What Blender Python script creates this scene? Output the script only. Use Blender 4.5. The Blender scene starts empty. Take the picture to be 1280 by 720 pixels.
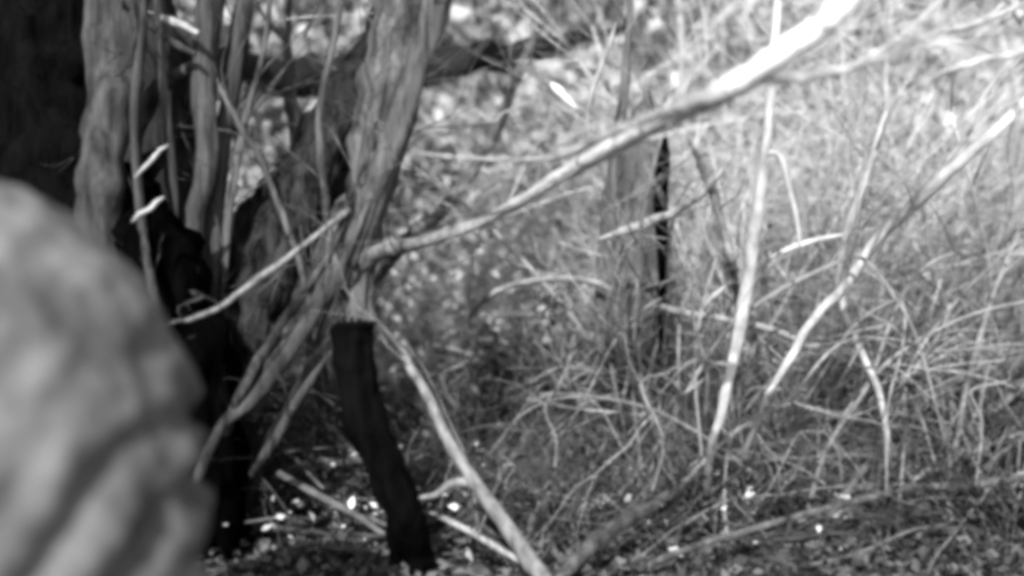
import bpy, math, random
import numpy as np
from mathutils import Vector, Matrix, noise

random.seed(11); rng = np.random.default_rng(11)
R = math.radians
scn = bpy.context.scene
col = scn.collection

# ------------------------------------------------------------------ camera
CAM = Vector((0.0, 0.0, 1.1)); PITCH = R(6.0); HF = R(50.0)
cd = bpy.data.cameras.new('camera'); cam = bpy.data.objects.new('camera', cd); col.objects.link(cam)
cam.location = CAM; cam.rotation_euler = (R(90) - PITCH, 0, 0)
cd.sensor_width = 36; cd.angle = HF; cd.clip_start = 0.05; cd.clip_end = 500
cd.dof.use_dof = True; cd.dof.focus_distance = 3.3; cd.dof.aperture_fstop = 0.85
scn.camera = cam
scn.render.resolution_x = 1024; scn.render.resolution_y = 576
scn.cycles.pixel_filter_type = 'BLACKMAN_HARRIS'; scn.cycles.filter_width = 5.2
scn.cycles.max_bounces = 6; scn.cycles.transparent_max_bounces = 4
scn.cycles.use_denoising = True

# ------------------------------------------------------------------ light
SUN_EL, SUN_AZ = R(36), R(192)      # azimuth clockwise from +Y: behind the camera, to the right
w = bpy.data.worlds.new('World'); scn.world = w; w.use_nodes = True
nt = w.node_tree; bg = nt.nodes['Background']
sky = nt.nodes.new('ShaderNodeTexSky'); sky.sky_type = 'NISHITA'; sky.sun_disc = False
sky.sun_elevation = SUN_EL; sky.sun_rotation = SUN_AZ
bw = nt.nodes.new('ShaderNodeRGBToBW')
nt.links.new(sky.outputs[0], bw.inputs[0]); nt.links.new(bw.outputs[0], bg.inputs[0])
bg.inputs[1].default_value = 0.13
sd = bpy.data.lights.new('sun', 'SUN'); sun = bpy.data.objects.new('sun', sd); col.objects.link(sun)
sd.energy = 3.6; sd.angle = R(0.6); sd.color = (1, 1, 1)
sdir = Vector((math.sin(SUN_AZ) * math.cos(SUN_EL), math.cos(SUN_AZ) * math.cos(SUN_EL), math.sin(SUN_EL)))
sun.rotation_euler = sdir.to_track_quat('Z', 'Y').to_euler(); sun.location = sdir * 20
vs = scn.view_settings
vs.view_transform = 'Standard'; vs.look = 'None'; vs.gamma = 1; vs.use_curve_mapping = False
vs.exposure = 1.2

# ------------------------------------------------------------------ helpers
F = 640 / math.tan(HF / 2)
rot = cam.rotation_euler.to_matrix()
CR, CU, CF = rot @ Vector((1, 0, 0)), rot @ Vector((0, 1, 0)), rot @ Vector((0, 0, -1))

def at(px, py, d):
    return CAM + CF * d + CR * ((px - 640) / F * d) + CU * (-(py - 360) / F * d)

def ground_z(x, y):
    t = max(0.0, y - 5.6)
    z = 0.24 * t - 0.24 * 1.2 * (1 - math.exp(-t / 1.2))
    z += 0.05 * noise.noise(Vector((x * 0.9, y * 0.9, 3))) + 0.02 * noise.noise(Vector((x * 3.1, y * 3.1, 8)))
    z += max(0.0, abs(x) - 6) * 0.12
    return z

def onground(px, py):
    d = 1.0
    while d < 40:
        p = at(px, py, d)
        if p.z <= ground_z(p.x, p.y): return d
        d += 0.02
    return 40

def mat(name, c0, c1, scale=8, stretch=(1, 1, 1), bump=0.4, rough=0.85, island=0.0, detail=6, dist=0.02, spec=.2):
    m = bpy.data.materials.new(name); m.use_nodes = True
    n, l = m.node_tree.nodes, m.node_tree.links
    b = n['Principled BSDF']; b.inputs['Roughness'].default_value = rough
    b.inputs['Specular IOR Level'].default_value = spec
    tc = n.new('ShaderNodeTexCoord'); mp = n.new('ShaderNodeMapping'); mp.inputs['Scale'].default_value = stretch
    nz = n.new('ShaderNodeTexNoise'); nz.inputs['Scale'].default_value = scale; nz.inputs['Detail'].default_value = detail
    nz.inputs['Roughness'].default_value = 0.65
    l.new(tc.outputs['Object'], mp.inputs[0]); l.new(mp.outputs[0], nz.inputs[0])
    r = n.new('ShaderNodeValToRGB'); r.color_ramp.elements[0].position = 0.34; r.color_ramp.elements[1].position = 0.66
    r.color_ramp.elements[0].color = (c0, c0, c0, 1); r.color_ramp.elements[1].color = (c1, c1, c1, 1)
    src = nz.outputs[0]
    if island > 0:
        g = n.new('ShaderNodeNewGeometry'); mx = n.new('ShaderNodeMix'); mx.data_type = 'FLOAT'
        mx.inputs[0].default_value = island
        sm = n.new('ShaderNodeMapRange'); sm.inputs[3].default_value = 0.25; sm.inputs[4].default_value = 0.75
        l.new(g.outputs['Random Per Island'], sm.inputs[0])
        l.new(nz.outputs[0], mx.inputs[2]); l.new(sm.outputs[0], mx.inputs[3]); src = mx.outputs[0]
    l.new(src, r.inputs[0]); l.new(r.outputs[0], b.inputs['Base Color'])
    if bump > 0:
        bp = n.new('ShaderNodeBump'); bp.inputs['Strength'].default_value = bump; bp.inputs['Distance'].default_value = dist
        l.new(nz.outputs[0], bp.inputs['Height']); l.new(bp.outputs[0], b.inputs['Normal'])
    return m

M = dict(
    bark=mat('bark_grey', .045, .25, 26, (1, 1, .10), 1.0, spec=.1),
    barkmid=mat('bark_mid', .006, .08, 26, (1, 1, .12), 1.0, spec=.1),
    barkdark=mat('bark_dark', .002, .03, 26, (1, 1, .25), 1.0, spec=.05),
    shadeblack=mat('shade_black', .0003, .0022, 18, (1, 1, .3), .4, 1.0, spec=0),  # near-black colour for shade: the void behind the boulder, the split
    barkblack=mat('bark_black', .002, .045, 26, (1, 1, .25), 1.0, spec=.02),
    brushpale=mat('brush_pale', .36, .72, 20, (1, 1, 1), .2),
    stickgrey=mat('stick_grey', .08, .27, 40, (1, 1, .4), .8),
    leafbright=mat('leaf_bright', .34, .7, 3, (1, 1, 1), 0, .6, island=.5),
    barktree=mat('bark_tree', .015, .14, 22, (1, 1, .14), 1.0, spec=.1),
    twigdim=mat('twig_dim', .04, .15, 24, (1, 1, 1), .5),
    stumpwood=mat('stump_wood', .0003, .004, 22, (1, 1, .2), 1.0, spec=.03),
    pale=mat('bark_pale', .2, .52, 16, (1, 1, .5), .35, .6),
    palemid=mat('bark_pale_mid', .13, .4, 40, (1, 1, .4), .7, .7),
    twig=mat('twig_grey', .1, .3, 20, (1, 1, 1), .3),
    twigdark=mat('twig_dark', .02, .07, 20, (1, 1, 1), .3),
    deadwood=mat('deadwood_dark', .002, .016, 9, (.3, 1, 1), .9),
    rock=mat('rock_grey', .045, .2, 5.0, (1, 1, 1), .7, .95, dist=.03),
    litter=mat('litter_soil', .006, .035, 9, (1, 1, 1), 1.0, .95, detail=10, dist=.05),
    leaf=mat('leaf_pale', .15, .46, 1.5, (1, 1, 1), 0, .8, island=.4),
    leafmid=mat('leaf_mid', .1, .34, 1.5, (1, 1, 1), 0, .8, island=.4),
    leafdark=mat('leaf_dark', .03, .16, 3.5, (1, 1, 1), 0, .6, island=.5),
    leafshade=mat('leaf_shade', .004, .04, 5, (1, 1, 1), 0, .7, island=.5),  # shade put into the leaf colour of the dark clumps
    dead=mat('dead_leaf', .003, .13, 2.2, (1, 1, 1), 0, .8, island=.6),
    grass=mat('grass_pale', .18, .6, 2, (1, 1, 1), 0, .7, island=.6),
    white=mat('bleached_wood', .6, .85, 30, (1, 1, 1), .4, .5),
)

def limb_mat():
    # bark that is grey near the trunk and white towards the outer end
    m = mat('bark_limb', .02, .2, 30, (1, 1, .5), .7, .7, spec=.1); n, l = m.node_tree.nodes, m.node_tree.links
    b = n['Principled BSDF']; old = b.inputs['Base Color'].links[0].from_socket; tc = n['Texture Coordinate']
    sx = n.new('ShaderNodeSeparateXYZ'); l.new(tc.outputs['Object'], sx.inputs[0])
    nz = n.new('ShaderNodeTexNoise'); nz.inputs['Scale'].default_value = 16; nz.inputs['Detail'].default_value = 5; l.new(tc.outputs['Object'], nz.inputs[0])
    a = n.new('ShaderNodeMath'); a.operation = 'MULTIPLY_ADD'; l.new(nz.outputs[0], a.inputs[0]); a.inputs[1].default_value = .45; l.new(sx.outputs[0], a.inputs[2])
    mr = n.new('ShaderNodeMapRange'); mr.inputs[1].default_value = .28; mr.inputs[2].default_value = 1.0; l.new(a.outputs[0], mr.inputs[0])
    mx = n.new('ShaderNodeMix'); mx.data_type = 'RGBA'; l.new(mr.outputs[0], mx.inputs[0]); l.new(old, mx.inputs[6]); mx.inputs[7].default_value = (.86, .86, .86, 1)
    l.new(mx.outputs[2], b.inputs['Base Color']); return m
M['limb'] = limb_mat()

def tag(o, label=None, cat=None, group=None, kind=None):
    if label: o['label'] = label
    if cat: o['category'] = cat
    if group: o['group'] = group
    if kind: o['kind'] = kind
    return o

def empty(name, loc):
    o = bpy.data.objects.new(name, None); col.objects.link(o); o.location = loc; o.empty_display_size = .1
    return o

def smooth_path(pts, rad, step=6):
    """Catmull-Rom through the points"""
    P = [Vector(p) for p in pts]; P = [P[0] * 2 - P[1]] + P + [P[-1] * 2 - P[-2]]
    r = [rad[0]] + list(rad) + [rad[-1]]
    out, ro = [], []
    for i in range(1, len(P) - 2):
        for k in range(step):
            t = k / step
            a, b, c, d = P[i - 1], P[i], P[i + 1], P[i + 2]
            out.append(0.5 * ((2 * b) + (c - a) * t + (2 * a - 5 * b + 4 * c - d) * t * t + (3 * b - a - 3 * c + d) * t ** 3))
            ro.append(r[i] * (1 - t) + r[i + 1] * t)
    out.append(P[-2]); ro.append(r[-2])
    return out, ro

class MB:
    def __init__(s): s.v, s.f = [], []
    def tube(s, pts, rad, n=8, step=6, lump=.12, seed=None, wob=0.0, smooth=True, ridge=0.0, twigs=0, tl=.25):
        if smooth: pts, rad = smooth_path(pts, rad, step)
        sd_ = random.random() * 50 if seed is None else seed
        base = len(s.v); L = len(pts); U = None
        for i, (p, r) in enumerate(zip(pts, rad)):
            p = Vector(p)
            t = (Vector(pts[min(i + 1, L - 1)]) - Vector(pts[max(i - 1, 0)])).normalized()
            if U is None: U = t.orthogonal().normalized()
            U = (U - t * U.dot(t)).normalized(); V = t.cross(U)
            if wob: p = p + U * (noise.noise(Vector((i * .35, sd_, 0))) * wob) + V * (noise.noise(Vector((i * .35, sd_, 9))) * wob)
            for k in range(n):
                a = 2 * math.pi * k / n
                q = 1 + ridge * noise.noise(Vector((math.cos(a) * 4.5 + sd_, math.sin(a) * 4.5, i * .12 + sd_))) + lump * noise.noise(Vector((math.cos(a) * 1.1 + sd_, math.sin(a) * 1.1, i * .45))) * 2
                s.v.append(p + (U * math.cos(a) + V * math.sin(a)) * (r * q))
        for i in range(L - 1):
            for k in range(n):
                a, b = base + i * n + k, base + i * n + (k + 1) % n
                s.f.append((a, b, b + n, a + n))
        c0 = len(s.v); s.v.append(Vector(pts[0])); c1 = len(s.v); s.v.append(Vector(pts[-1]) )
        for k in range(n):
            s.f.append((base + (k + 1) % n, base + k, c0)); e = base + (L - 1) * n
            s.f.append((e + k, e + (k + 1) % n, c1))
        for _ in range(twigs):     # side twigs growing out of the surface
            i = random.randint(2, L - 2); p = Vector(pts[i]); ax = (Vector(pts[i + 1]) - p).normalized()
            d = ax * random.uniform(.4, 1.5) + Vector((random.gauss(0, .6), random.gauss(0, .6), random.gauss(.2, .5)))
            grow(s, p, d, tl * random.uniform(.6, 2.0), min(rad[i] * .3, .003), 1 if random.random() < .7 else 2, [], 4, .01, .6, 2)
        return s
    def build(s, name, m, parent=None, origin=None):
        me = bpy.data.meshes.new(name)
        o_ = Vector(origin) if origin is not None else Vector((0, 0, 0))
        me.from_pydata([tuple(Vector(v) - o_) for v in s.v], [], s.f); me.update()
        me.shade_smooth(); me.materials.append(M[m])
        o = bpy.data.objects.new(name, me); col.objects.link(o)
        if parent is not None: o.parent = parent
        else: o.location = o_
        return o

def leaves(centres, size, squash=.55, sdv=.35, up=.0):
    """diamond leaves with a crease; returns verts, faces"""
    n = len(centres)
    C = np.asarray(centres, float)
    a = rng.normal(size=(n, 3)); a[:, 2] *= .7; a[:, 2] += up; a /= np.linalg.norm(a, axis=1)[:, None]
    b = rng.normal(size=(n, 3)); b -= (b * a).sum(1)[:, None] * a; b /= np.linalg.norm(b, axis=1)[:, None]
    c = np.cross(a, b)
    s = (size * np.exp(np.clip(rng.normal(size=n), -2, 1.3) * sdv))[:, None]
    v = np.stack([C - a * s * .5, C - a * s * .05 + b * s * squash * .5 + c * s * .12, C + a * s * .5 + c * s * .05,
                  C - a * s * .05 - b * s * squash * .5 + c * s * .12], 1).reshape(-1, 3)
    f = np.arange(n * 4).reshape(n, 4)
    f = np.concatenate([f[:, [0, 1, 2]], f[:, [0, 2, 3]]])
    return v, f

def mesh_np(name, v, f, m, parent=None):
    me = bpy.data.meshes.new(name)
    me.vertices.add(len(v)); me.vertices.foreach_set('co', v.astype(np.float32).ravel())
    k = f.shape[1]
    me.loops.add(f.size); me.loops.foreach_set('vertex_index', f.astype(np.int32).ravel())
    me.polygons.add(len(f)); me.polygons.foreach_set('loop_start', np.arange(0, f.size, k, dtype=np.int32))
    me.update(calc_edges=True); me.validate()
    me.materials.append(M[m])
    o = bpy.data.objects.new(name, me); col.objects.link(o)
    if parent is not None: o.parent = parent
    return o

# ------------------------------------------------------------------ ground
def sheet():
    xs = np.concatenate([np.linspace(-60, -8, 14), np.linspace(-7.6, 7.6, 150), np.linspace(8, 60, 14)])
    ys = np.concatenate([np.linspace(-20, 0, 8), np.linspace(.2, 12, 130), np.linspace(13, 120, 40)])
    v = [(x, y, ground_z(x, min(y, 22)) if abs(x) < 12 else ground_z(12, min(y, 22))) for y in ys for x in xs]
    W = len(xs); f = [(j * W + i, j * W + i + 1, (j + 1) * W + i + 1, (j + 1) * W + i) for j in range(len(ys) - 1) for i in range(W - 1)]
    mb = MB(); mb.v, mb.f = [Vector(p) for p in v], f
    return mb.build('ground', 'litter')
tag(sheet(), 'dark woodland soil rising to a bank behind the thicket', 'ground', kind='structure')

# ------------------------------------------------------------------ rounded grey boulder, very near at the left
def boulder():
    c = Vector(at(-64, 620, 1.55)); ax, ay = 314 / F * 1.55, .42
    N, K = 150, 200; mb = MB()
    for i in range(N + 1):
        th = math.pi * i / N
        for k in range(K):
            ph = 2 * math.pi * k / K
            d = Vector((math.sin(th) * math.cos(ph), math.sin(th) * math.sin(ph), math.cos(th)))
            bz = 404 / F * 1.55 if d.z > 0 else .72
            p = Vector((d.x * ax, d.y * ay, d.z * bz))
            # diagonal furrows running from lower left to upper right, as on weathered rock
            s = p.z * .72 - p.x * .70
            wv = s * 66 + 2.6 * noise.noise(p * 5) + 2.0 * noise.noise(p * 2 + Vector((5, 1, 2)))
            m_ = max(0, min(1, (.17 - p.z) / .13)) * .93 + .07
            g = math.sin(wv); fur = -((.5 + .5 * g) ** 1.6) * .042 * m_ * (.7 + .9 * noise.noise(p * 4 + Vector((9, 2, 1))))
            fur += .016 * noise.noise(p * 9) * m_ + .02 * noise.noise(p * 2.6) + .010 * noise.noise(p * 17) + .005 * noise.noise(p * 34)
            mb.v.append(c + p + d * fur)
    for i in range(N):
        for k in range(K):
            a, b = i * K + k, i * K + (k + 1) % K
            mb.f.append((a, b, b + K, a + K)) if 0 < i < N - 1 or True else None
    o = mb.build('boulder', 'rock', origin=(c.x, c.y, 0))
    return tag(o, 'big rounded grey boulder with diagonal furrows, close by at the left edge', 'boulder')
boulder()

# ------------------------------------------------------------------ trees
def line(mb, pts, n=8, **k):
    """pts: (px, py, depth, width in px)"""
    P = [at(a, b, d) for a, b, d, w_ in pts]; r = [w_ / 2 / F * d for a, b, d, w_ in pts]
    return mb.tube(P, r, n=n, **k)

def grow(mb, p, d, L, r, depth, tips, n=5, gravity=0.0, spread=.6, kids=3):
    """a branch that forks, added to mb; tips collects leaf places"""
    pts, rad = [p.copy()], [r]; q = p.copy(); v = d.normalized(); N = 6
    for i in range(N):
        v = (v + Vector((random.gauss(0, .16), random.gauss(0, .16), random.gauss(0, .12) - gravity))).normalized()
        q = q + v * (L / N); pts.append(q.copy()); rad.append(r * (1 - .75 * (i + 1) / N))
        if depth <= 1: tips.append((q.copy(), L))
    mb.tube(pts, rad, n=n, smooth=False, lump=.1)
    if depth > 0:
        for _ in range(kids):
            i = random.randint(2, N)
            dv = (v + Vector((random.gauss(0, spread), random.gauss(0, spread), random.gauss(0, spread * .7)))).normalized()
            grow(mb, pts[i], dv, L * random.uniform(.45, .7), rad[i] * .8 + .0004, depth - 1, tips, max(3, n - 1), gravity, spread, kids)

def foot_at(px, py, w_): return (px, py, onground(px, py), w_)
# old dark forked tree at the left
b0 = at(262, 560, 3.5); b0.z = -.05
t = tag(empty('old_tree', (b0.x, b0.y, 0)), 'old dark forked tree behind the boulder with rough near-black bark', 'tree')
def world_part(mb, name, m, par):
    mb.v = [Vector(v) - par.location for v in mb.v]
    return mb.build(name, m, par)
mb = MB()
mb.tube([b0 + Vector((0, 0, -.1)), at(268, 520, 3.5), at(262, 460, 3.5), at(250, 400, 3.5)],
        [.14, .115, .10, .10], n=22, lump=.18, ridge=.5)
tr = world_part(mb, 'trunk', 'barkdark', t)
mb = MB(); line(mb, [(262, 440, 3.5, 78), (245, 360, 3.52, 70), (205, 240, 3.6, 110), (185, 120, 3.65, 105), (160, 0, 3.7, 100), (140, -160, 3.8, 90), (130, -420, 3.9, 60)], n=26, lump=.2, ridge=.5, twigs=12, tl=.4)
world_part(mb, 'limb', 'barkdark', t)
mb = MB(); line(mb, [(262, 470, 3.48, 70), (300, 380, 3.5, 75), (345, 280, 3.55, 85), (400, 200, 3.6, 75), (450, 110, 3.7, 60), (505, 10, 3.9, 50), (560, -150, 4.1, 40), (600, -380, 4.2, 30)], n=26, lump=.22, ridge=.5, twigs=16, tl=.4)
world_part(mb, 'limb', 'barkdark', t)
mb = MB(); line(mb, [foot_at(272, 690, 90), (266, 620, 3.1, 66), (262, 540, 3.1, 64), (250, 460, 3.1, 74), (224, 380, 3.1, 96), (186, 300, 3.1, 112), (150, 235, 3.12, 74), (126, 190, 3.15, 26)], n=22, lump=.25, ridge=.5)
world_part(mb, 'black_bark', 'shadeblack', t)  # near-black piece standing in for the shaded void behind the boulder
mb = MB(); line(mb, [foot_at(268, 660, 60), (280, 560, 3.25, 44), (300, 470, 3.3, 50), (318, 400, 3.3, 62), (345, 330, 3.3, 62), (372, 262, 3.35, 50), (400, 205, 3.4, 44), (425, 160, 3.45, 20)], n=22, lump=.3, ridge=.5)
world_part(mb, 'black_bark', 'barkblack', t)
mb = MB(); line(mb, [(190, 330, 3.45, 30), (160, 200, 3.4, 34), (200, 110, 3.3, 20), (285, 62, 3.3, 12)], n=8, lump=.2)
world_part(mb, 'branch', 'barkmid', t)

# grey stems in front of the old tree
def plant(name, label, cat, pts, m, group=None, n=10, lump=.15, kids=(), root=True, wob=0, part='trunk', tw=None):
    """upright stem: first point is its foot; it is carried down to the ground"""
    P = [at(a, b, d) for a, b, d, w_ in pts]; r = [w_ / 2 / F * d for a, b, d, w_ in pts]
    if 10 < pts[-1][0] < 1270 and 10 < pts[-1][1] < 700: r[-1] *= .25
    if not root and 0 < pts[0][0] < 1280 and 0 < pts[0][1] < 720: r[0] *= .25
    foot = P[0]
    if root:
        gz = ground_z(foot.x, foot.y)
        if foot.z > gz + .03:
            dirn = (P[0] - P[1]); dirn.z = min(dirn.z, -.3 * dirn.length); k = (foot.z - gz) / max(.05, -dirn.z)
            foot2 = foot + dirn * min(k, 3) ; foot2.z = gz - .03
            P = [foot2] + P; r = [r[0] * 1.12] + r
    mb = MB(); mb.tube(P, r, n=n, lump=lump, wob=wob or (.0015 if name in ('twig', 'stick') else .006), ridge=.35 if n > 12 else .2, twigs=tw if tw is not None else (0 if m in ('white', 'pale') and name != 'sapling' else 2 if name in ('sapling', 'twig', 'stick') else 5))
    base = Vector((P[0].x, P[0].y, P[0].z))
    if not kids:
        o = mb.build(name, m, origin=base)
        return tag(o, label, cat, group)
    e = tag(empty(name, base), label, cat, group)
    world_part(mb, part, m, e)
    for km, kp in kids:
        k2 = MB(); line(k2, kp, n=8, lump=.12); world_part(k2, 'branch', km, e)
    return e

plant('tree', 'broad grey trunk at the far left, partly hidden by the boulder', 'tree',
      [(120, 330, 3.0, 60), (128, 200, 3.0, 55), (140, 100, 3.05, 62), (150, 0, 3.1, 70), (158, -150, 3.15, 66), (160, -420, 3.2, 60)], 'barkmid', n=14, lump=.2)
plant('tree', 'very dark thick trunk added behind the boulder at the left edge', 'tree',
      [(60, 330, 3.3, 150), (50, 200, 3.3, 140), (50, 100, 3.35, 135), (55, 0, 3.4, 130), (60, -150, 3.45, 120), (60, -420, 3.5, 100)], 'stumpwood', n=24, lump=.2)  # unseen trunk, added near-black to keep the left edge dark
plant('young_tree', 'upright mid-grey stem standing against the old dark tree', 'tree',
      [(250, 400, 3.25, 26), (242, 300, 3.25, 30), (258, 200, 3.2, 30), (255, 100, 3.2, 32), (262, 0, 3.2, 34), (262, -150, 3.2, 30), (266, -400, 3.2, 24)], 'barkmid', n=10)
plant('young_tree', 'slim grey stem leaning right beside the upright mid-grey one', 'tree',
      [(262, 410, 3.3, 18), (268, 260, 3.3, 20), (285, 130, 3.3, 26), (305, 0, 3.3, 26), (320, -180, 3.4, 22), (330, -400, 3.4, 16)], 'barkmid', n=10)
plant('young_tree', 'narrow stem dropping from the forked twig at top left', 'tree',
      [(222, 340, 3.2, 10), (215, 200, 3.15, 12), (200, 60, 3.1, 11), (195, -40, 3.1, 9), (190, -300, 3.1, 6)], 'barkmid', n=8,
      kids=[('barkmid', [(198, 40, 3.1, 11), (170, 15, 3.05, 9), (150, 0, 3.0, 8)]), ('palemid', [(200, 22, 3.1, 9), (225, 30, 3.1, 11), (248, 42, 3.08, 7)]),
            ('barkmid', [(205, 45, 3.1, 9), (225, 58, 3.1, 10), (245, 68, 3.1, 6)])])
plant('young_tree', 'dark slender stem in front of the bright leaves, top left', 'tree',
      [(372, 200, 4.2, 20), (362, 120, 4.2, 17), (360, 50, 4.2, 9), (362, -10, 4.2, 6), (365, -200, 4.2, 4)], 'barkmid', n=8,
      kids=[('twigdark', [(362, 55, 4.2, 6), (345, 40, 4.2, 5), (325, 10, 4.2, 4), (315, -30, 4.2, 3)]), ('twigdark', [(380, 45, 4.25, 5), (392, 20, 4.2, 5), (408, -15, 4.2, 4)])])

for lb, m_, pts in [
    ('slim grey stem slanting up behind the thin pale branch, between old tree and stump', 'barktree', [foot_at(300, 640, 10), (335, 560, 3.1, 12), (375, 480, 3.05, 12), (408, 400, 3.0, 11), (430, 330, 2.95, 9), (470, 230, 2.95, 7), (500, 150, 2.95, 4)]),
    ('slim dark stem slanting up over the black base of the old tree', 'barkmid', [foot_at(262, 610, 10), (290, 520, 2.95, 13), (330, 440, 2.95, 13), (370, 380, 2.95, 12), (420, 300, 3.0, 10), (455, 200, 3.0, 6)]),
    ('slender stem crossing the right limb of the old tree', 'barktree', [foot_at(420, 560, 7), (400, 440, 3.3, 9), (375, 330, 3.25, 9), (330, 210, 3.25, 9), (290, 140, 3.2, 8), (262, 80, 3.2, 4)]),
    ('slender grey stem in the gap between the two limbs of the old tree', 'barktree', [foot_at(300, 600, 8), (290, 470, 3.4, 9), (280, 380, 3.35, 10), (285, 280, 3.3, 11), (300, 180, 3.3, 10), (330, 60, 3.3, 8), (345, -60, 3.3, 6)]),
    ('slender dark stem rising beside the thick black trunk at the left edge', 'barkmid', [foot_at(215, 560, 9), (200, 420, 3.0, 10), (178, 280, 2.98, 12), (168, 150, 2.98, 12), (178, 40, 2.98, 10), (185, -80, 2.98, 9)]),
    ('slender grey stem leaning left along the grey tree', 'barktree', [foot_at(470, 620, 8), (452, 470, 3.2, 10), (420, 330, 3.15, 11), (405, 230, 3.15, 10), (400, 130, 3.15, 9), (425, 20, 3.15, 8), (440, -80, 3.15, 6)])]:
    plant('young_tree', lb, 'tree', pts, m_, n=9, lump=.18, tw=7)

# central grey tree with the long white limb
foot = at(512, 690, 3.1)
base = Vector((foot.x, foot.y, ground_z(foot.x, foot.y)))
t = tag(empty('grey_tree', base), 'central grey tree whose long limb reaches to the upper right and turns white', 'tree')
mb = MB()
P = [(510, 670, 3.08, 36), (494, 610, 3.08, 34), (468, 540, 3.06, 30), (454, 460, 3.05, 28), (450, 400, 3.05, 30), (450, 330, 3.05, 38), (458, 270, 3.05, 50), (468, 200, 3.08, 58), (486, 110, 3.1, 66), (500, 20, 3.12, 66), (512, -80, 3.15, 60), (530, -400, 3.2, 46)]
W_ = [at(a, b, d) for a, b, d, w_ in P]; rr = [w_ / 2 / F * d for a, b, d, w_ in P]
mb.tube([base + Vector((0, 0, -.06))] + W_, [.05] + rr, n=30, lump=.2, ridge=.55, twigs=14, tl=.35)
world_part(mb, 'trunk', 'barktree', t)
mb = MB(); line(mb, [(438, 330, 3.0, 30), (462, 255, 2.98, 28), (490, 180, 2.96, 30), (515, 100, 2.95, 30), (540, 20, 2.95, 32), (562, -60, 2.95, 28), (620, -350, 3.0, 18)], n=20, lump=.14, ridge=.4, twigs=8, tl=.3)
world_part(mb, 'side_stem', 'barktree', t)
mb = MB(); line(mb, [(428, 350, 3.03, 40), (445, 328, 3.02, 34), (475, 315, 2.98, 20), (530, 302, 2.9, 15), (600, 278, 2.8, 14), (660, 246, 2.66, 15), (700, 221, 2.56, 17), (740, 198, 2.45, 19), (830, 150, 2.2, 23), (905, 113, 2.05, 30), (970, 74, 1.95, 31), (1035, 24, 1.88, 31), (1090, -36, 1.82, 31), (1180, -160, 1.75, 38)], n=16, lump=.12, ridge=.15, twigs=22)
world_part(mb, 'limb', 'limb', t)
mb = MB(); line(mb, [(930, 104, 2.03, 28), (870, 126, 2.05, 20), (810, 148, 2.15, 14), (750, 172, 2.3, 11), (700, 195, 2.4, 9), (640, 200, 2.5, 6), (560, 196, 2.6, 5), (520, 190, 2.7, 2)], n=8, lump=.1, twigs=9)
world_part(mb, 'branch', 'palemid', t)
mb = MB(); line(mb, [(945, 100, 2.0, 16), (1000, 98, 2.06, 10), (1060, 85, 2.15, 10), (1110, 66, 2.25, 11), (1160, 45, 2.35, 9), (1220, 30, 2.45, 8), (1290, 0, 2.55, 7)], n=8, lump=.14, twigs=9)
line(mb, [(1060, 85, 2.15, 7), (1120, 50, 2.25, 6), (1170, 5, 2.4, 6), (1200, -30, 2.5, 5)], n=6)
line(mb, [(1100, 70, 2.23, 6), (1150, 60, 2.4, 6), (1200, 52, 2.5, 6), (1240, 66, 2.6, 4)], n=6, twigs=9)
world_part(mb, 'branch', 'pale', t)
mb = MB(); line(mb, [(420, 340, 2.98, 28), (395, 385, 2.95, 24), (355, 450, 2.9, 20), (315, 500, 2.9, 18), (280, 530, 2.9, 15), (252, 585, 2.9, 13), (228, 660, 2.92, 10)], n=8, lump=.15)
world_part(mb, 'branch', 'barkmid', t)
mb = MB(); line(mb, [(436, 262, 3.0, 8.6), (400, 290, 2.95, 6.5), (360, 322, 2.9, 7.9), (318, 352, 2.85, 8.6), (275, 382, 2.8, 7.2), (240, 398, 2.75, 5.8), (215, 402, 2.7, 1.4)], n=8, lump=.12, wob=.006, twigs=4, tl=.15)
world_part(mb, 'branch', 'stickgrey', t)

# black bent stump in front of its foot
d0 = onground(520, 716)
mb = MB()
Pp = [(518, 730, d0, 66), (514, 690, d0 - .02, 52), (506, 640, 2.86, 46), (482, 585, 2.82, 46), (458, 530, 2.8, 48), (447, 470, 2.79, 50), (441, 430, 2.78, 50), (440, 402, 2.78, 50)]
line(mb, Pp, n=26, lump=.12, ridge=.25, wob=.003)
for k in range(5):   # splinters at the broken top
    x = 422 + k * 9; line(mb, [(x, 415, 2.78 + .01 * (k % 2), 9), (x, 400 - (k * 7) % 9, 2.78, 3)], n=5)
o = mb.build('stump', 'stumpwood', origin=at(518, 720, d0))
tag(o, 'bent black charred stump with a squared-off top below the grey tree', 'stump')

# ------------------------------------------------------------------ fallen log behind
mb = MB(); line(mb, [(250, 80, 4.9, 34), (330, 92, 4.9, 44), (400, 96, 4.9, 48), (470, 92, 4.9, 46), (560, 82, 4.9, 44), (640, 70, 4.9, 38), (700, 54, 5.0, 22), (780, 36, 5.2, 6)], n=14, lump=.3, wob=.03)
o = mb.build('fallen_log', 'deadwood', origin=at(500, 90, 4.9)); tag(o, 'dark fallen log lying level behind the grey tree', 'log')

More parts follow.
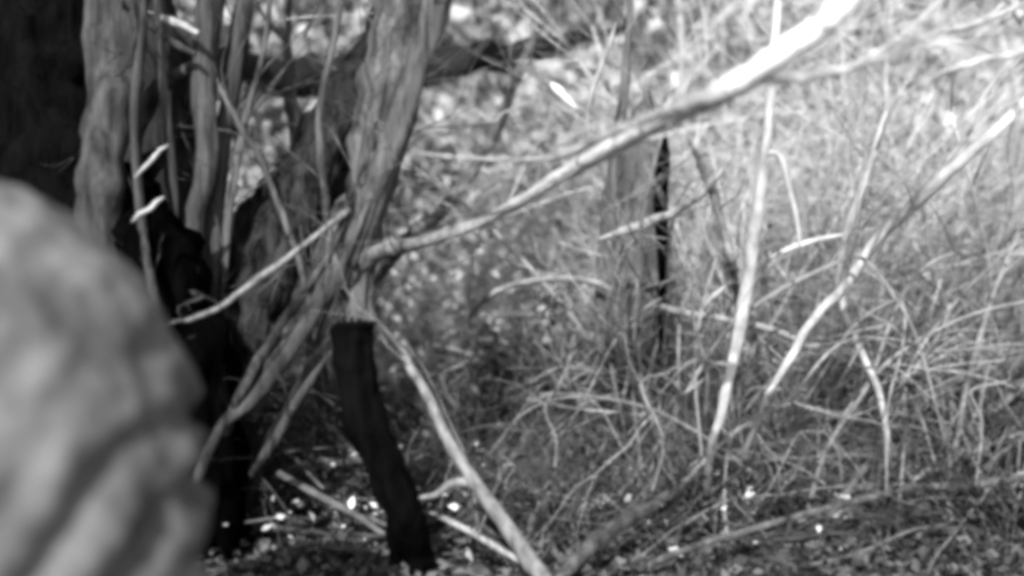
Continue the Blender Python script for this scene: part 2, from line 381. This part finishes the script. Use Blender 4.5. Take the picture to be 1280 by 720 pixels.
# ------------------------------------------------------------------ named sticks and stems (measured on the photograph)
S = 'stick'; ST = 'stem'
plant('leaning_stick', 'straight pale stick leaning diagonally right of the black stump', S,
      [(690, 745, 2.62, 24), (672, 715, 2.65, 22), (630, 655, 2.7, 19), (590, 598, 2.74, 17), (555, 540, 2.78, 14), (525, 480, 2.82, 13), (509, 450, 2.85, 11), (500, 432, 2.87, 8)], 'stickgrey', root=False, n=10, tw=2,
      kids=[('twig', [(592, 602, 2.74, 12), (565, 604, 2.76, 11), (545, 618, 2.78, 8), (525, 622, 2.8, 4)])], part='shaft')
plant('stick', 'thin pale stick meeting the foot of the leaning stick at the bottom', S,
      [(672, 716, 2.85, 9), (640, 695, 2.86, 8), (600, 672, 2.88, 8), (560, 650, 2.9, 8), (530, 638, 2.95, 7)], 'palemid', root=False, n=7)
plant('surface_root', 'thick grey root curving up from the bottom edge right of centre', 'root',
      [(695, 730, 2.85, 20), (722, 698, 2.9, 19), (765, 660, 3.0, 20), (815, 632, 3.15, 17), (860, 600, 3.35, 13), (905, 560, 3.7, 9)], 'barktree', root=False, n=10, lump=.25)
plant('sapling', 'white-barked sapling standing upright under the white limb', 'sapling',
      [foot_at(880, 650, 12), (888, 566, 3.2, 10.1), (905, 500, 3.1, 11.7), (922, 425, 3.05, 14.8), (938, 330, 3.0, 16.4), (950, 240, 2.9, 15.6), (960, 160, 2.85, 13.3), (964, 90, 2.82, 10.9), (972, 0, 2.8, 10.9), (980, -160, 2.8, 7.8)], 'pale', n=10,
      kids=[('pale', [(955, 190, 2.87, 7.8), (975, 195, 2.85, 7.0), (985, 230, 2.85, 7.0), (996, 275, 2.85, 5.5), (1000, 310, 2.85, 3.1)])])
plant('sapling', 'slanting pale sapling running up to the right edge of the thicket', 'sapling',
      [foot_at(905, 640, 8), (948, 520, 3.3, 7.2), (985, 450, 3.25, 9.6), (1022, 392, 3.2, 12.0), (1060, 352, 3.15, 12.8), (1105, 290, 3.1, 15.2), (1160, 240, 2.95, 16.8), (1215, 190, 2.85, 15.2), (1275, 135, 2.8, 13.6), (1360, 50, 2.75, 11.2)], 'pale', n=10,
      kids=[('twig', [(1150, 246, 2.96, 7.2), (1185, 200, 3.0, 6.4), (1215, 160, 3.05, 4.8), (1240, 110, 3.1, 3.2)])])
plant('cane', 'pale crooked cane between the white-barked and the slanting sapling', 'cane',
      [foot_at(1120, 625, 7), (1110, 560, 3.4, 6.8), (1102, 505, 3.35, 8.5), (1082, 450, 3.35, 9.3), (1060, 405, 3.35, 8.5), (1050, 350, 3.35, 10.2), (1062, 285, 3.3, 11.0), (1080, 225, 3.25, 11.0), (1097, 175, 3.2, 9.3), (1112, 130, 3.2, 6.0)], 'pale', n=8)
plant('cane', 'grey cane hanging down left of the white-barked sapling', 'cane',
      [foot_at(932, 440, 6), (918, 345, 3.4, 9), (905, 290, 3.3, 9), (888, 235, 3.2, 9), (868, 185, 3.1, 8), (852, 160, 3.0, 6)], 'twig', n=8)
plant('cane', 'grey cane bowed across the dark split trunk', 'cane',
      [(745, 300, 3.4, 12), (790, 285, 3.35, 12), (835, 268, 3.3, 12), (872, 245, 3.2, 11), (900, 215, 3.15, 9), (922, 185, 3.1, 6)], 'palemid', root=False, n=8)
plant('stick', 'short bright stick pointing left of the crooked cane', S,
      [(962, 322, 3.2, 4), (980, 314, 3.2, 8), (1000, 306, 3.2, 8), (1040, 296, 3.25, 6), (1090, 288, 3.3, 4)], 'pale', root=False, n=7)
plant('stick', 'short bright stick propped against the foot of the white-barked sapling', S,
      [(872, 390, 3.4, 5), (895, 368, 3.35, 7), (918, 348, 3.3, 5)], 'pale', root=False, n=7)
plant('cane', 'long low cane arching over the middle of the thicket', 'cane',
      [foot_at(560, 440, 5), (600, 380, 4.0, 7), (660, 352, 3.9, 8), (730, 350, 3.8, 8), (800, 375, 3.7, 9), (860, 392, 3.5, 10), (920, 402, 3.4, 10), (975, 415, 3.3, 9), (1015, 432, 3.25, 7), (1060, 425, 3.3, 5)], 'twig', n=8)
plant('cane', 'grey cane dipping across the foot of the saplings', 'cane',
      [(690, 470, 3.8, 6), (725, 500, 3.8, 10), (755, 535, 3.8, 11), (800, 560, 3.75, 10), (870, 575, 3.7, 10), (940, 555, 3.7, 9), (1010, 528, 3.7, 8), (1090, 508, 3.75, 7), (1150, 470, 3.5, 6)], 'twigdim', root=False, n=9, lump=.2)
plant('cane', 'thin cane running level to the right edge above the litter', 'cane',
      [foot_at(770, 716, 7), (850, 690, 2.9, 9), (920, 665, 2.95, 9), (1000, 645, 3.0, 9), (1080, 622, 3.1, 9), (1150, 610, 3.15, 10), (1220, 604, 3.2, 11), (1300, 596, 3.2, 11)], 'barktree', n=8)
plant('cane', 'grey cane rising from the litter to the foot of the crooked cane', 'cane',
      [foot_at(1030, 655, 7), (1060, 612, 3.5, 9), (1088, 575, 3.6, 11), (1108, 545, 3.7, 10), (1112, 500, 3.8, 8), (1150, 455, 3.9, 6)], 'twigdim', n=8)
plant('cane', 'dark cane leaning across from the stump to the left litter', 'cane',
      [foot_at(300, 625, 12), (325, 580, 3.0, 14), (355, 530, 2.95, 14), (385, 480, 2.9, 13), (408, 445, 2.9, 10)], 'barkmid', n=8)
plant('twig', 'thin dark twig curving upright under the top edge', 'twig',
      [(733, 172, 3.6, 5), (736, 130, 3.6, 6), (748, 90, 3.6, 7), (762, 55, 3.6, 7), (770, 28, 3.6, 5)], 'palemid', root=False, n=7)
plant('twig', 'stubby white twig stuck among the leaves left of the upright twig', 'twig',
      [(682, 100, 4.0, 7), (698, 113, 4.0, 12), (712, 128, 4.0, 9), (724, 138, 4.0, 4)], 'white', root=False, n=8)
plant('twig', 'upper of the two leaf glints on the old dark tree, shaped as a white twig', 'twig',
      [(168, 222, 2.9, 4), (178, 212, 2.9, 5), (190, 200, 2.9, 6), (200, 188, 2.9, 5), (211, 181, 2.9, 5)], 'pale', root=False, n=7)  # a leaf glint modelled as a small pale twig
plant('twig', 'lower of the two leaf glints on the old dark tree, shaped as a white twig', 'twig',
      [(164, 278, 2.8, 4), (174, 268, 2.8, 6), (186, 262, 2.8, 6), (196, 252, 2.8, 6), (205, 246, 2.8, 5)], 'pale', root=False, n=7)  # second leaf glint, its brightness put into a pale twig
plant('dead_branch', 'dark bough slanting behind the long limb, right of the grey tree', 'branch',
      [foot_at(440, 400, 14), (500, 310, 4.3, 15), (545, 270, 4.4, 14), (590, 215, 4.5, 14), (620, 160, 4.6, 14), (650, 90, 4.7, 12), (680, 10, 4.8, 10), (700, -90, 4.8, 8)], 'barktree', n=9, lump=.25)
plant('sapling', 'pale upright stem cut off by the top edge, left of the saplings', 'sapling',
      [foot_at(870, 430, 9), (862, 260, 5.5, 10), (855, 120, 5.5, 10), (848, 0, 5.5, 10), (840, -120, 5.5, 8)], 'palemid', n=8)
plant('sapling', 'second pale upright stem under the top edge, nearer the white-barked sapling', 'sapling',
      [foot_at(910, 430, 9), (908, 260, 5.8, 10), (905, 120, 5.8, 9), (902, 0, 5.8, 9), (898, -120, 5.8, 8)], 'twig', n=8)
plant('dead_tree', 'weathered grey trunk with a black split, under the long limb', 'tree',
      [foot_at(790, 520, 56), (790, 430, 3.75, 54), (796, 350, 3.75, 52), (798, 270, 3.75, 52), (802, 200, 3.75, 46), (806, 150, 3.75, 30), (812, 110, 3.75, 12)], 'barktree', n=20, lump=.25,
      kids=[('shadeblack', [(826, 440, 3.62, 6), (828, 330, 3.62, 12), (826, 250, 3.62, 20), (830, 200, 3.62, 16), (832, 165, 3.65, 4)])])  # black strip stands in for the darkness inside the split
plant('young_tree', 'grey upright stem just left of the split dead tree', 'tree',
      [foot_at(748, 560, 18), (750, 440, 3.9, 20), (756, 330, 3.9, 20), (764, 240, 3.9, 18), (775, 150, 3.9, 14), (785, 70, 3.9, 10), (790, -60, 3.9, 6)], 'barktree', n=12, lump=.2)
plant('cane', 'pale cane rising from the split trunk foot to the bowed cane', 'cane',
      [foot_at(822, 520, 5), (826, 420, 4.0, 7), (830, 350, 3.9, 8), (838, 290, 3.9, 8), (850, 262, 3.9, 5)], 'palemid', n=7)
plant('cane', 'grey cane crossing behind the foot of the white-barked sapling', 'cane',
      [foot_at(862, 540, 6), (880, 450, 4.2, 8), (925, 350, 4.2, 8), (935, 270, 4.2, 6)], 'twig', n=7)
plant('dead_branch', 'white branch reaching in from the right edge near the top', 'branch',
      [(1300, 60, 2.4, 10), (1240, 72, 2.4, 9), (1190, 88, 2.4, 9), (1150, 102, 2.4, 6)], 'pale', root=False, n=8)
plant('dead_branch', 'pale drooping branch crossing the top right corner', 'branch',
      [(1250, -20, 2.6, 14), (1270, 10, 2.6, 13), (1290, 45, 2.6, 12), (1310, 90, 2.6, 10)], 'pale', root=False, n=8)

# ------------------------------------------------------------------ shrubs (each a thing: stems + foliage)
def shrub(x, y, h, wd, nleaf, lsize, lm, label, nst=7, sm='twig', lean=(0, 0), low=.1, group='shrubs along the bank'):
    z = ground_z(x, y)
    e = tag(empty('shrub', (x, y, z)), label, 'shrub', group)
    tips = []
    for i in range(nst):
        a = 2 * math.pi * (i + random.random() * .6) / nst
        d = Vector((math.cos(a) * wd / h * .55 + lean[0], math.sin(a) * wd / h * .55 + lean[1], 1))
        mb = MB(); grow(mb, Vector((math.cos(a) * .06, math.sin(a) * .06, -.03)), d, h * random.uniform(.55, .8), .012 + .006 * h, 2, tips, 5, .015, .55)
        mb.build('stem', sm, e)
    idx = rng.integers(0, len(tips), nleaf); c = np.array([tuple(tips[i][0]) for i in idx])
    c += rng.normal(size=c.shape) * (.09 * h / 2 + .05)
    c = c[c[:, 2] > low][:int(nleaf * (.9 if h > 2 else 1))]
    v, f = leaves(c, lsize * (1.15 if h > 2 else 1), .7, .5); mesh_np('foliage', v, f, lm, e)
    return e

B = [  # x, y, h, width, leaves, leaf size, material, label
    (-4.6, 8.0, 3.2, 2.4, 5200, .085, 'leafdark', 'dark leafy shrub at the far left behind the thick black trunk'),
    (-3.1, 8.8, 3.4, 1.8, 6000, .085, 'leaf', 'bright leafy shrub seen between the forks of the old dark tree'),
    (-2.3, 7.6, 2.6, 1.8, 5200, .075, 'leaf', 'bright shrub left of the dark slender stem'),
    (-1.5, 9.2, 3.4, 2.2, 6500, .085, 'leaf', 'tall bright shrub between the dark slender stem and the grey tree'),
    (-0.5, 8.2, 2.4, 1.9, 5600, .08, 'leaf', 'pale shrub just right of the grey tree, above the fallen log'),
    (0.4, 9.6, 3.4, 2.2, 6200, .085, 'leafmid', 'mid-grey shrub behind the stubby white twig'),
    (1.3, 8.4, 3.0, 2.0, 5600, .075, 'leafmid', 'mid-grey shrub behind the weathered split trunk'),
    (2.3, 9.4, 3.4, 2.3, 6500, .08, 'leaf', 'pale shrub behind the white limb'),
    (3.2, 8.0, 3.0, 2.1, 6500, .07, 'leaf', 'pale shrub behind the slanting sapling'),
    (4.4, 9.0, 3.4, 2.4, 6500, .08, 'leafmid', 'tall mid-grey shrub at the right edge'),
    (0.2, 6.6, 1.2, 1.3, 3800, .05, 'leaf', 'low pale bush under the arching cane, right of the grey tree'),
    (1.4, 6.2, 1.1, 1.3, 3600, .045, 'leafmid', 'low mid-grey bush at the foot of the split trunk'),
    (2.5, 5.6, 1.3, 1.3, 4200, .04, 'leafmid', 'low twiggy bush behind the crooked cane'),
    (-1.25, 6.0, 1.2, 1.1, 3400, .05, 'leaf', 'low bright bush behind the branch left of the grey tree'),
    (3.4, 6.4, 1.9, 1.6, 5200, .045, 'leaf', 'fine-leaved pale bush at the right edge of the thicket'),
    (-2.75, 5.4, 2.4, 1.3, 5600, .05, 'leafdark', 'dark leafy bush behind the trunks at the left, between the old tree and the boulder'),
]
B += [(-.55, 5.7, .9, 1.0, 3000, .045, 'leafbright', 'low bright bush just right of the grey tree, behind the leaning stick'),
      (.25, 5.4, .7, 1.0, 2600, .04, 'leafbright', 'low bright bush below the arching cane, in the middle'),
      (.95, 5.6, .9, 1.0, 2600, .045, 'leafbright', 'low bright bush just left of the foot of the split dead tree'),
      (2.1, 6.9, 1.6, 1.5, 4600, .05, 'leaf', 'bright bush in the dense brush behind the white-barked sapling')]
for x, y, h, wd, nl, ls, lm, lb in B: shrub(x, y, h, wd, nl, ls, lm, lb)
def bare_bush(px, d, h, m, label, n=8, dep=3):
    x = (px - 640) / F * d; e = tag(empty('bare_bush', (x, d, ground_z(x, d))), label, 'bush', 'bare twiggy bushes on the right')
    for i in range(n):
        a = 6.28 * i / n + random.random(); mb = MB()
        grow(mb, Vector((math.cos(a) * .05, math.sin(a) * .05, -.03)), Vector((math.cos(a) * .7, math.sin(a) * .6, 1)), h * random.uniform(.6, 1), .0075, dep, [], 4, .03, .6, 3)
        mb.build('stem', m, e)
for px, d, h, m, lb in [
    (760, 4.6, .8, 'twig', 'grey bare bush in front of the split dead tree'), (860, 4.9, 1.2, 'palemid', 'pale bare bush between the split dead tree and the white-barked sapling'),
    (960, 4.4, .9, 'twig', 'grey bare bush behind the foot of the white-barked sapling'), (1040, 4.9, 1.5, 'palemid', 'tall pale bare bush behind the crooked cane'),
    (1130, 4.2, .9, 'palemid', 'low pale bare bush in front of the tall grass'), (1210, 4.6, 1.4, 'twig', 'tall grey bare bush near the right edge'),
    (1290, 4.0, 1.1, 'twig', 'grey bare bush cut by the right edge'), (1000, 5.8, 1.9, 'palemid', 'tallest bare bush, behind the slanting sapling'),
    (1180, 6.0, 1.9, 'palemid', 'tall pale bare bush under the top right corner'), (700, 5.2, .9, 'palemid', 'pale bare bush under the long limb'),
    (590, 5.0, .6, 'twig', 'small grey bare bush right of the grey tree'), (330, 4.4, .5, 'barkmid', 'small dark bare bush left of the black stump'),
    (880, 3.7, .45, 'twig', 'small bare bush on the litter below the white-barked sapling'), (1180, 3.5, .45, 'twig', 'small bare bush on the litter near the lower right corner'),
    (800, 6.3, 2.0, 'palemid', 'tall bare bush behind the split dead tree')]:
    bare_bush(px, d, h, m, lb)
for px, d, h, wd, nl, lb in [(1165, 3.9, .5, .6, 2300, 'low dark leafy clump added as shade in the hollow under the tall grass'), (1250, 3.9, .5, .7, 2300, 'dark leafy clump added as shade at the right edge under the tall grass'),
    (650, 4.6, .42, .7, 2000, 'low dark leafy clump added as shade right of the leaning stick'), (745, 4.3, .4, .6, 1600, 'low dark leafy clump added as shade in the middle of the litter, under the arching cane'),
    (330, 4.0, .4, .6, 1500, 'dark leafy clump added as shade left of the black stump'),
    (700, 6.1, .7, .6, 1300, 'dark leafy clump added as shade below the dark slanting bough, far side of the thicket'), (835, 5.2, .9, .5, 1600, 'upright dark leafy clump added as shade beside the split dead tree')]:
    shrub((px - 640) / F * d, d, h, wd, nl, .03, 'leafshade', lb, nst=5, sm='twigdark', low=.02, group='dark clumps added as shade on the woodland floor')  # near-black clumps stand in for shade in hollows and pockets
random.seed(4)
def wand_mesh(q):
    mb = MB(); L = 1.0; p = Vector((0, 0, -.02)); v = Vector((random.gauss(0, .12), random.gauss(0, .12), 1)); pts, rad = [], []
    dr = Vector((random.gauss(0, .07), random.gauss(0, .07), -.03))
    for i in range(11):
        pts.append(p.copy()); rad.append(.0085 * (1 - .8 * i / 10)); v = (v + dr + Vector((random.gauss(0, .05), random.gauss(0, .05), 0))).normalized(); p = p + v * .1
    mb.tube(pts, rad, n=7, step=2, lump=.2, ridge=.2)
    for k in range(random.randint(4, 8)):
        i = random.randint(3, 9); dv = v * .8 + Vector((random.gauss(0, .55), random.gauss(0, .55), random.gauss(.2, .3)))
        grow(mb, pts[i], dv, random.uniform(.15, .45), rad[i] * .6, 1, [], 4, .01, .5, 3)
    return mb
wands = []
for q in range(10):
    w_ = wand_mesh(q)
    for mn in ('palemid', 'twig', 'pale'):
        me = bpy.data.meshes.new('wand'); me.from_pydata([tuple(v) for v in w_.v], [], w_.f); me.shade_smooth(); me.materials.append(M[mn]); wands.append(me)
def stand(n, pxr, dr, sc, tilt, pool, label, group):
    for i in range(n):
        px = pxr[0] + (pxr[1] - pxr[0]) * (i + random.random()) / n; d = random.uniform(*dr); x = (px - 640) / F * d
        o = bpy.data.objects.new('wand', random.choice(pool)); col.objects.link(o); o.location = (x, d, ground_z(x, d))
        o.rotation_euler = (random.gauss(0, .25), random.gauss(0.1, tilt), random.uniform(0, 6.28) if 0 else random.gauss(0, .6)); s_ = random.uniform(*sc); o.scale = (s_ ** .6, s_ ** .6, s_)
        tag(o, label, 'stem', group)
stand(46, (760, 1400), (3.4, 5.2), (.9, 2.0), .5, wands, 'tall thin stem leaning in the brush right of the split dead tree', 'thin leaning stems on the right')
stand(18, (480, 800), (4.0, 5.6), (.5, 1.2), .6, wands, 'thin leaning stem in the middle of the thicket', 'thin leaning stems in the middle')
stand(26, (760, 1360), (3.1, 4.2), (.3, .8), .9, wands[1::3], 'short thin stem leaning low over the litter on the right', 'short leaning stems over the litter')
bp = []
for q in range(7):
    random.seed(300 + q); ms = []
    for i in range(6):
        a = 6.28 * i / 6 + random.random(); mb = MB()
        grow(mb, Vector((math.cos(a) * .05, math.sin(a) * .05, -.03)), Vector((math.cos(a) * .75, math.sin(a) * .75, 1)), random.uniform(.7, 1), .006, 3, [], 3, .01, .42, 3)
        me = bpy.data.meshes.new('stem'); me.from_pydata([tuple(v) for v in mb.v], [], mb.f); me.shade_smooth(); ms.append(me)
    bp.append(ms)
def brush(n, pxr, dr, sc, m, label, group):
    vers = []
    for ms in bp:
        k = [me.copy() for me in ms]
        for me in k: me.materials.append(M[m])
        vers.append(k)
    for i in range(n):
        px = pxr[0] + (pxr[1] - pxr[0]) * (i + random.random()) / n; d = random.uniform(*dr); x = (px - 640) / F * d
        e = tag(empty('bare_bush', (x, d, ground_z(x, d))), label, 'bush', group); e.rotation_euler.z = random.uniform(0, 6.28)
        s_ = random.uniform(*sc); e.scale = (s_, s_, s_ * random.uniform(.8, 1.2))
        for me in random.choice(vers):
            o = bpy.data.objects.new('stem', me); col.objects.link(o); o.parent = e
random.seed(77)
brush(34, (800, 1340), (4.6, 7.2), (1.1, 2.2), 'brushpale', 'pale bare bush in the dense brush right of the split dead tree', 'bare bushes of the dense brush')
brush(20, (840, 1340), (3.7, 4.6), (.5, 1.0), 'twigdim', 'low grey bare bush at the front of the dense brush on the right', 'low bare bushes in front of the brush')
brush(14, (520, 830), (4.8, 6.6), (.5, 1.1), 'brushpale', 'small pale bare bush in the middle of the thicket', 'small bare bushes in the middle')
brush(30, (560, 1320), (2.9, 3.9), (.25, .6), 'twigdim', 'tiny grey bare bush on the litter in front of the brush', 'tiny bare bushes on the litter')
brush(14, (560, 900), (4.6, 6.2), (.5, 1.3), 'barkmid', 'small dark bare bush in the middle of the thicket', 'small dark bushes in the middle')
brush(9, (270, 520), (3.2, 4.8), (.3, .7), 'barkmid', 'dark bare bush in the shade around the black stump', 'dark bare bushes round the stump')
for k in range(11):
    px = 600 + 64 * k + random.uniform(-20, 20); d = random.uniform(3.0, 3.9)
    shrub((px - 640) / F * d, d, random.uniform(.14, .24), .4, 700, .022, 'leafshade', 'small dark leafy tuft added to darken the front litter, right of the black stump', nst=4, sm='twigdark', low=.01, group='small dark tufts darkening the front litter')  # near-black tufts added to darken the front litter
# second row up the bank: closes the view
for i in range(11):
    x = -7.5 + i * 1.55
    shrub(x, 12.2 + random.uniform(-.5, .9), 4.0, 3.0, 5200, .13, 'leaf' if i % 3 else 'leafmid',
          'tall leafy shrub high on the bank behind the front shrubs', nst=6, group='shrubs in the second row up the bank')

# ------------------------------------------------------------------ canes of the tangle, individuals copied from a few sources
def arch_proto(seed, L=1.0):
    random.seed(seed); mb = MB(); pts, rad = [], []
    H = random.uniform(.35, .75) * L; sx = random.uniform(.5, 1.0) * L
    for i in range(9):
        u = i / 8
        pts.append(Vector((sx * u + random.gauss(0, .018), random.gauss(0, .02), H * math.sin(u * random.uniform(2.5, 2.7)) + random.gauss(0, .012))))
        rad.append(.0068 * (1 - .7 * u))
    mb.tube(pts, rad, n=5, step=3, lump=.12)
    for k in range(random.randint(2, 5)):
        i = random.randint(2, 7); d = Vector((random.gauss(.5, .5), random.gauss(0, .5), random.gauss(.3, .5)))
        grow(mb, pts[i], d, random.uniform(.12, .4), rad[i] * .7, 1, [], 4, .02, .6, 2)
    return mb
protos = []
for s_ in range(12):
    for mn in ('twig', 'palemid', 'barkmid'):
        protos.append((arch_proto(s_ + 40), mn))
meshes = []
for mb, mn in protos:
    me = bpy.data.meshes.new('cane'); me.from_pydata([tuple(v) for v in mb.v], [], mb.f); me.shade_smooth(); me.materials.append(M[mn]); meshes.append(me)
random.seed(5)
def scatter(n, xr, yr, sc, label, group, zoff=0, tilt=.25, pick=None, name='cane', cat='cane'):
    for i in range(n):
        px = random.uniform(*xr); d = random.uniform(*yr)
        x = (px - 640) / F * d; y = d
        o = bpy.data.objects.new(name, random.choice(pick or meshes)); col.objects.link(o)
        o.location = (x, y, ground_z(x, y) + zoff - .01)
        o.rotation_euler = (random.gauss(0, tilt), random.gauss(0, tilt), random.uniform(0, 6.28))
        s = random.uniform(*sc); o.scale = (s, s, s)
        tag(o, label, cat, group)
light = meshes[0::3] + meshes[1::3]; dark = meshes[2::3] + meshes[0::3]
scatter(125, (700, 1330), (3.3, 5.2), (.6, 1.4), 'thin tangled cane in the thicket right of the split trunk', 'canes tangled on the right', pick=light)
scatter(45, (470, 860), (3.8, 6.4), (.4, .9), 'thin tangled cane in the middle of the thicket', 'canes tangled in the middle', pick=meshes)
scatter(30, (250, 520), (3.2, 5.5), (.3, .7), 'thin tangled cane in the left undergrowth below the old tree', 'canes tangled on the left', pick=dark)
scatter(40, (480, 1320), (2.9, 3.9), (.2, .5), 'short cane curling low over the leaf litter in front', 'low canes in the foreground', pick=dark)

# fallen sticks on the litter
sm = []
for k in range(8):
    mb = MB(); L = random.uniform(.25, .6); pts = [Vector((L * (i / 5 - .5), random.gauss(0, .007), random.gauss(0, .006))) for i in range(6)]
    r_ = random.uniform(.003, .011); mb.tube(pts, [r_, r_, r_ * .9, r_ * .8, r_ * .7, r_ * .4], n=7, step=3, ridge=.3, twigs=random.randint(0, 3), tl=.1)
    for mn in (('twig', 'twigdim', 'twigdark') if k % 4 == 0 else ('twigdim', 'twigdark', 'twigdark')):
        me = bpy.data.meshes.new('fallen_stick'); me.from_pydata([tuple(v) for v in mb.v], [], mb.f); me.shade_smooth(); me.materials.append(M[mn]); sm.append(me)
for i in range(270):
    px = random.uniform(240, 1300) if i % 2 else random.uniform(400, 860); d = random.uniform(2.9, 5.6); x = (px - 640) / F * d
    o = bpy.data.objects.new('fallen_stick', random.choice(sm)); col.objects.link(o)
    o.location = (x, d, ground_z(x, d) + random.uniform(.01, .12)); o.rotation_euler = (0, random.gauss(0, .3), random.gauss(0, .8))
    s = random.uniform(.5, 1.6); o.scale = (s, s, s)
    tag(o, 'short dead stick lying loose in the leaf litter', 'stick', 'fallen sticks on the litter')

# ------------------------------------------------------------------ litter and grass (nobody could count them)
n = 70000
yy = 2.2 + rng.random(n) ** 1.3 * 7; xx = (rng.random(n) - .5) * (yy * 1.15 + 1)
zz = np.array([ground_z(a, b) for a, b in zip(xx, yy)]) + rng.random(n) ** 2 * .05
v, f = leaves(np.stack([xx, yy, zz], 1), .028, .6, .5)
tag(mesh_np('leaf_litter', v, f, 'dead'), 'dry curled leaves scattered over the dark soil', 'leaf litter', kind='stuff')

n = 750
yy = rng.uniform(2.9, 5.4, n); xx = rng.uniform(-1.3, 1.0, n)
zz = np.array([ground_z(a, b) for a, b in zip(xx, yy)]) + rng.random(n) * .14 + .02
v, f = leaves(np.stack([xx, yy, zz], 1), .026, .6, .5)
tag(mesh_np('bleached_leaves', v, f, 'leafbright'), 'bleached pale leaves caught among the dark litter around the black stump', 'leaf litter', kind='stuff')

def blades(n, xr, yr, h, m, label, name='grass', wd=.006, clump=60):
    V, Fs = [], []
    cx = rng.uniform(*xr, n // clump + 1); cy = rng.uniform(*yr, n // clump + 1)
    for i in range(n):
        j = i // clump; x = cx[j] + rng.normal() * .09; y = cy[j] + rng.normal() * .09
        z = ground_z(x, y); a = rng.uniform(0, 6.28); H = h * rng.uniform(.4, 1.2); bend = rng.uniform(.1, .75) * H
        dx, dy = math.cos(a) * bend, math.sin(a) * bend; wx, wy = -math.sin(a) * wd, math.cos(a) * wd
        b = len(V)
        for u in (0, .4, .75, 1):
            k = 1 - u * .9; hz = z + H * (u - .25 * u * u * (bend / H)); V.append((x + dx * u * u - wx * k, y + dy * u * u - wy * k, hz)); V.append((x + dx * u * u + wx * k, y + dy * u * u + wy * k, hz))
        for q in range(3): Fs.append((b + 2 * q, b + 2 * q + 1, b + 2 * q + 3, b + 2 * q + 2))
    return tag(mesh_np(name, np.array(V), np.array(Fs), m), label, 'grass', kind='stuff')
blades(15000, (1.5, 4.4), (4.8, 8.5), .6, 'grass', 'tall fine pale grass filling the right of the thicket')
blades(1800, (-1.6, 1.6), (5.2, 7.0), .25, 'grass', 'short pale grass at the foot of the bank')
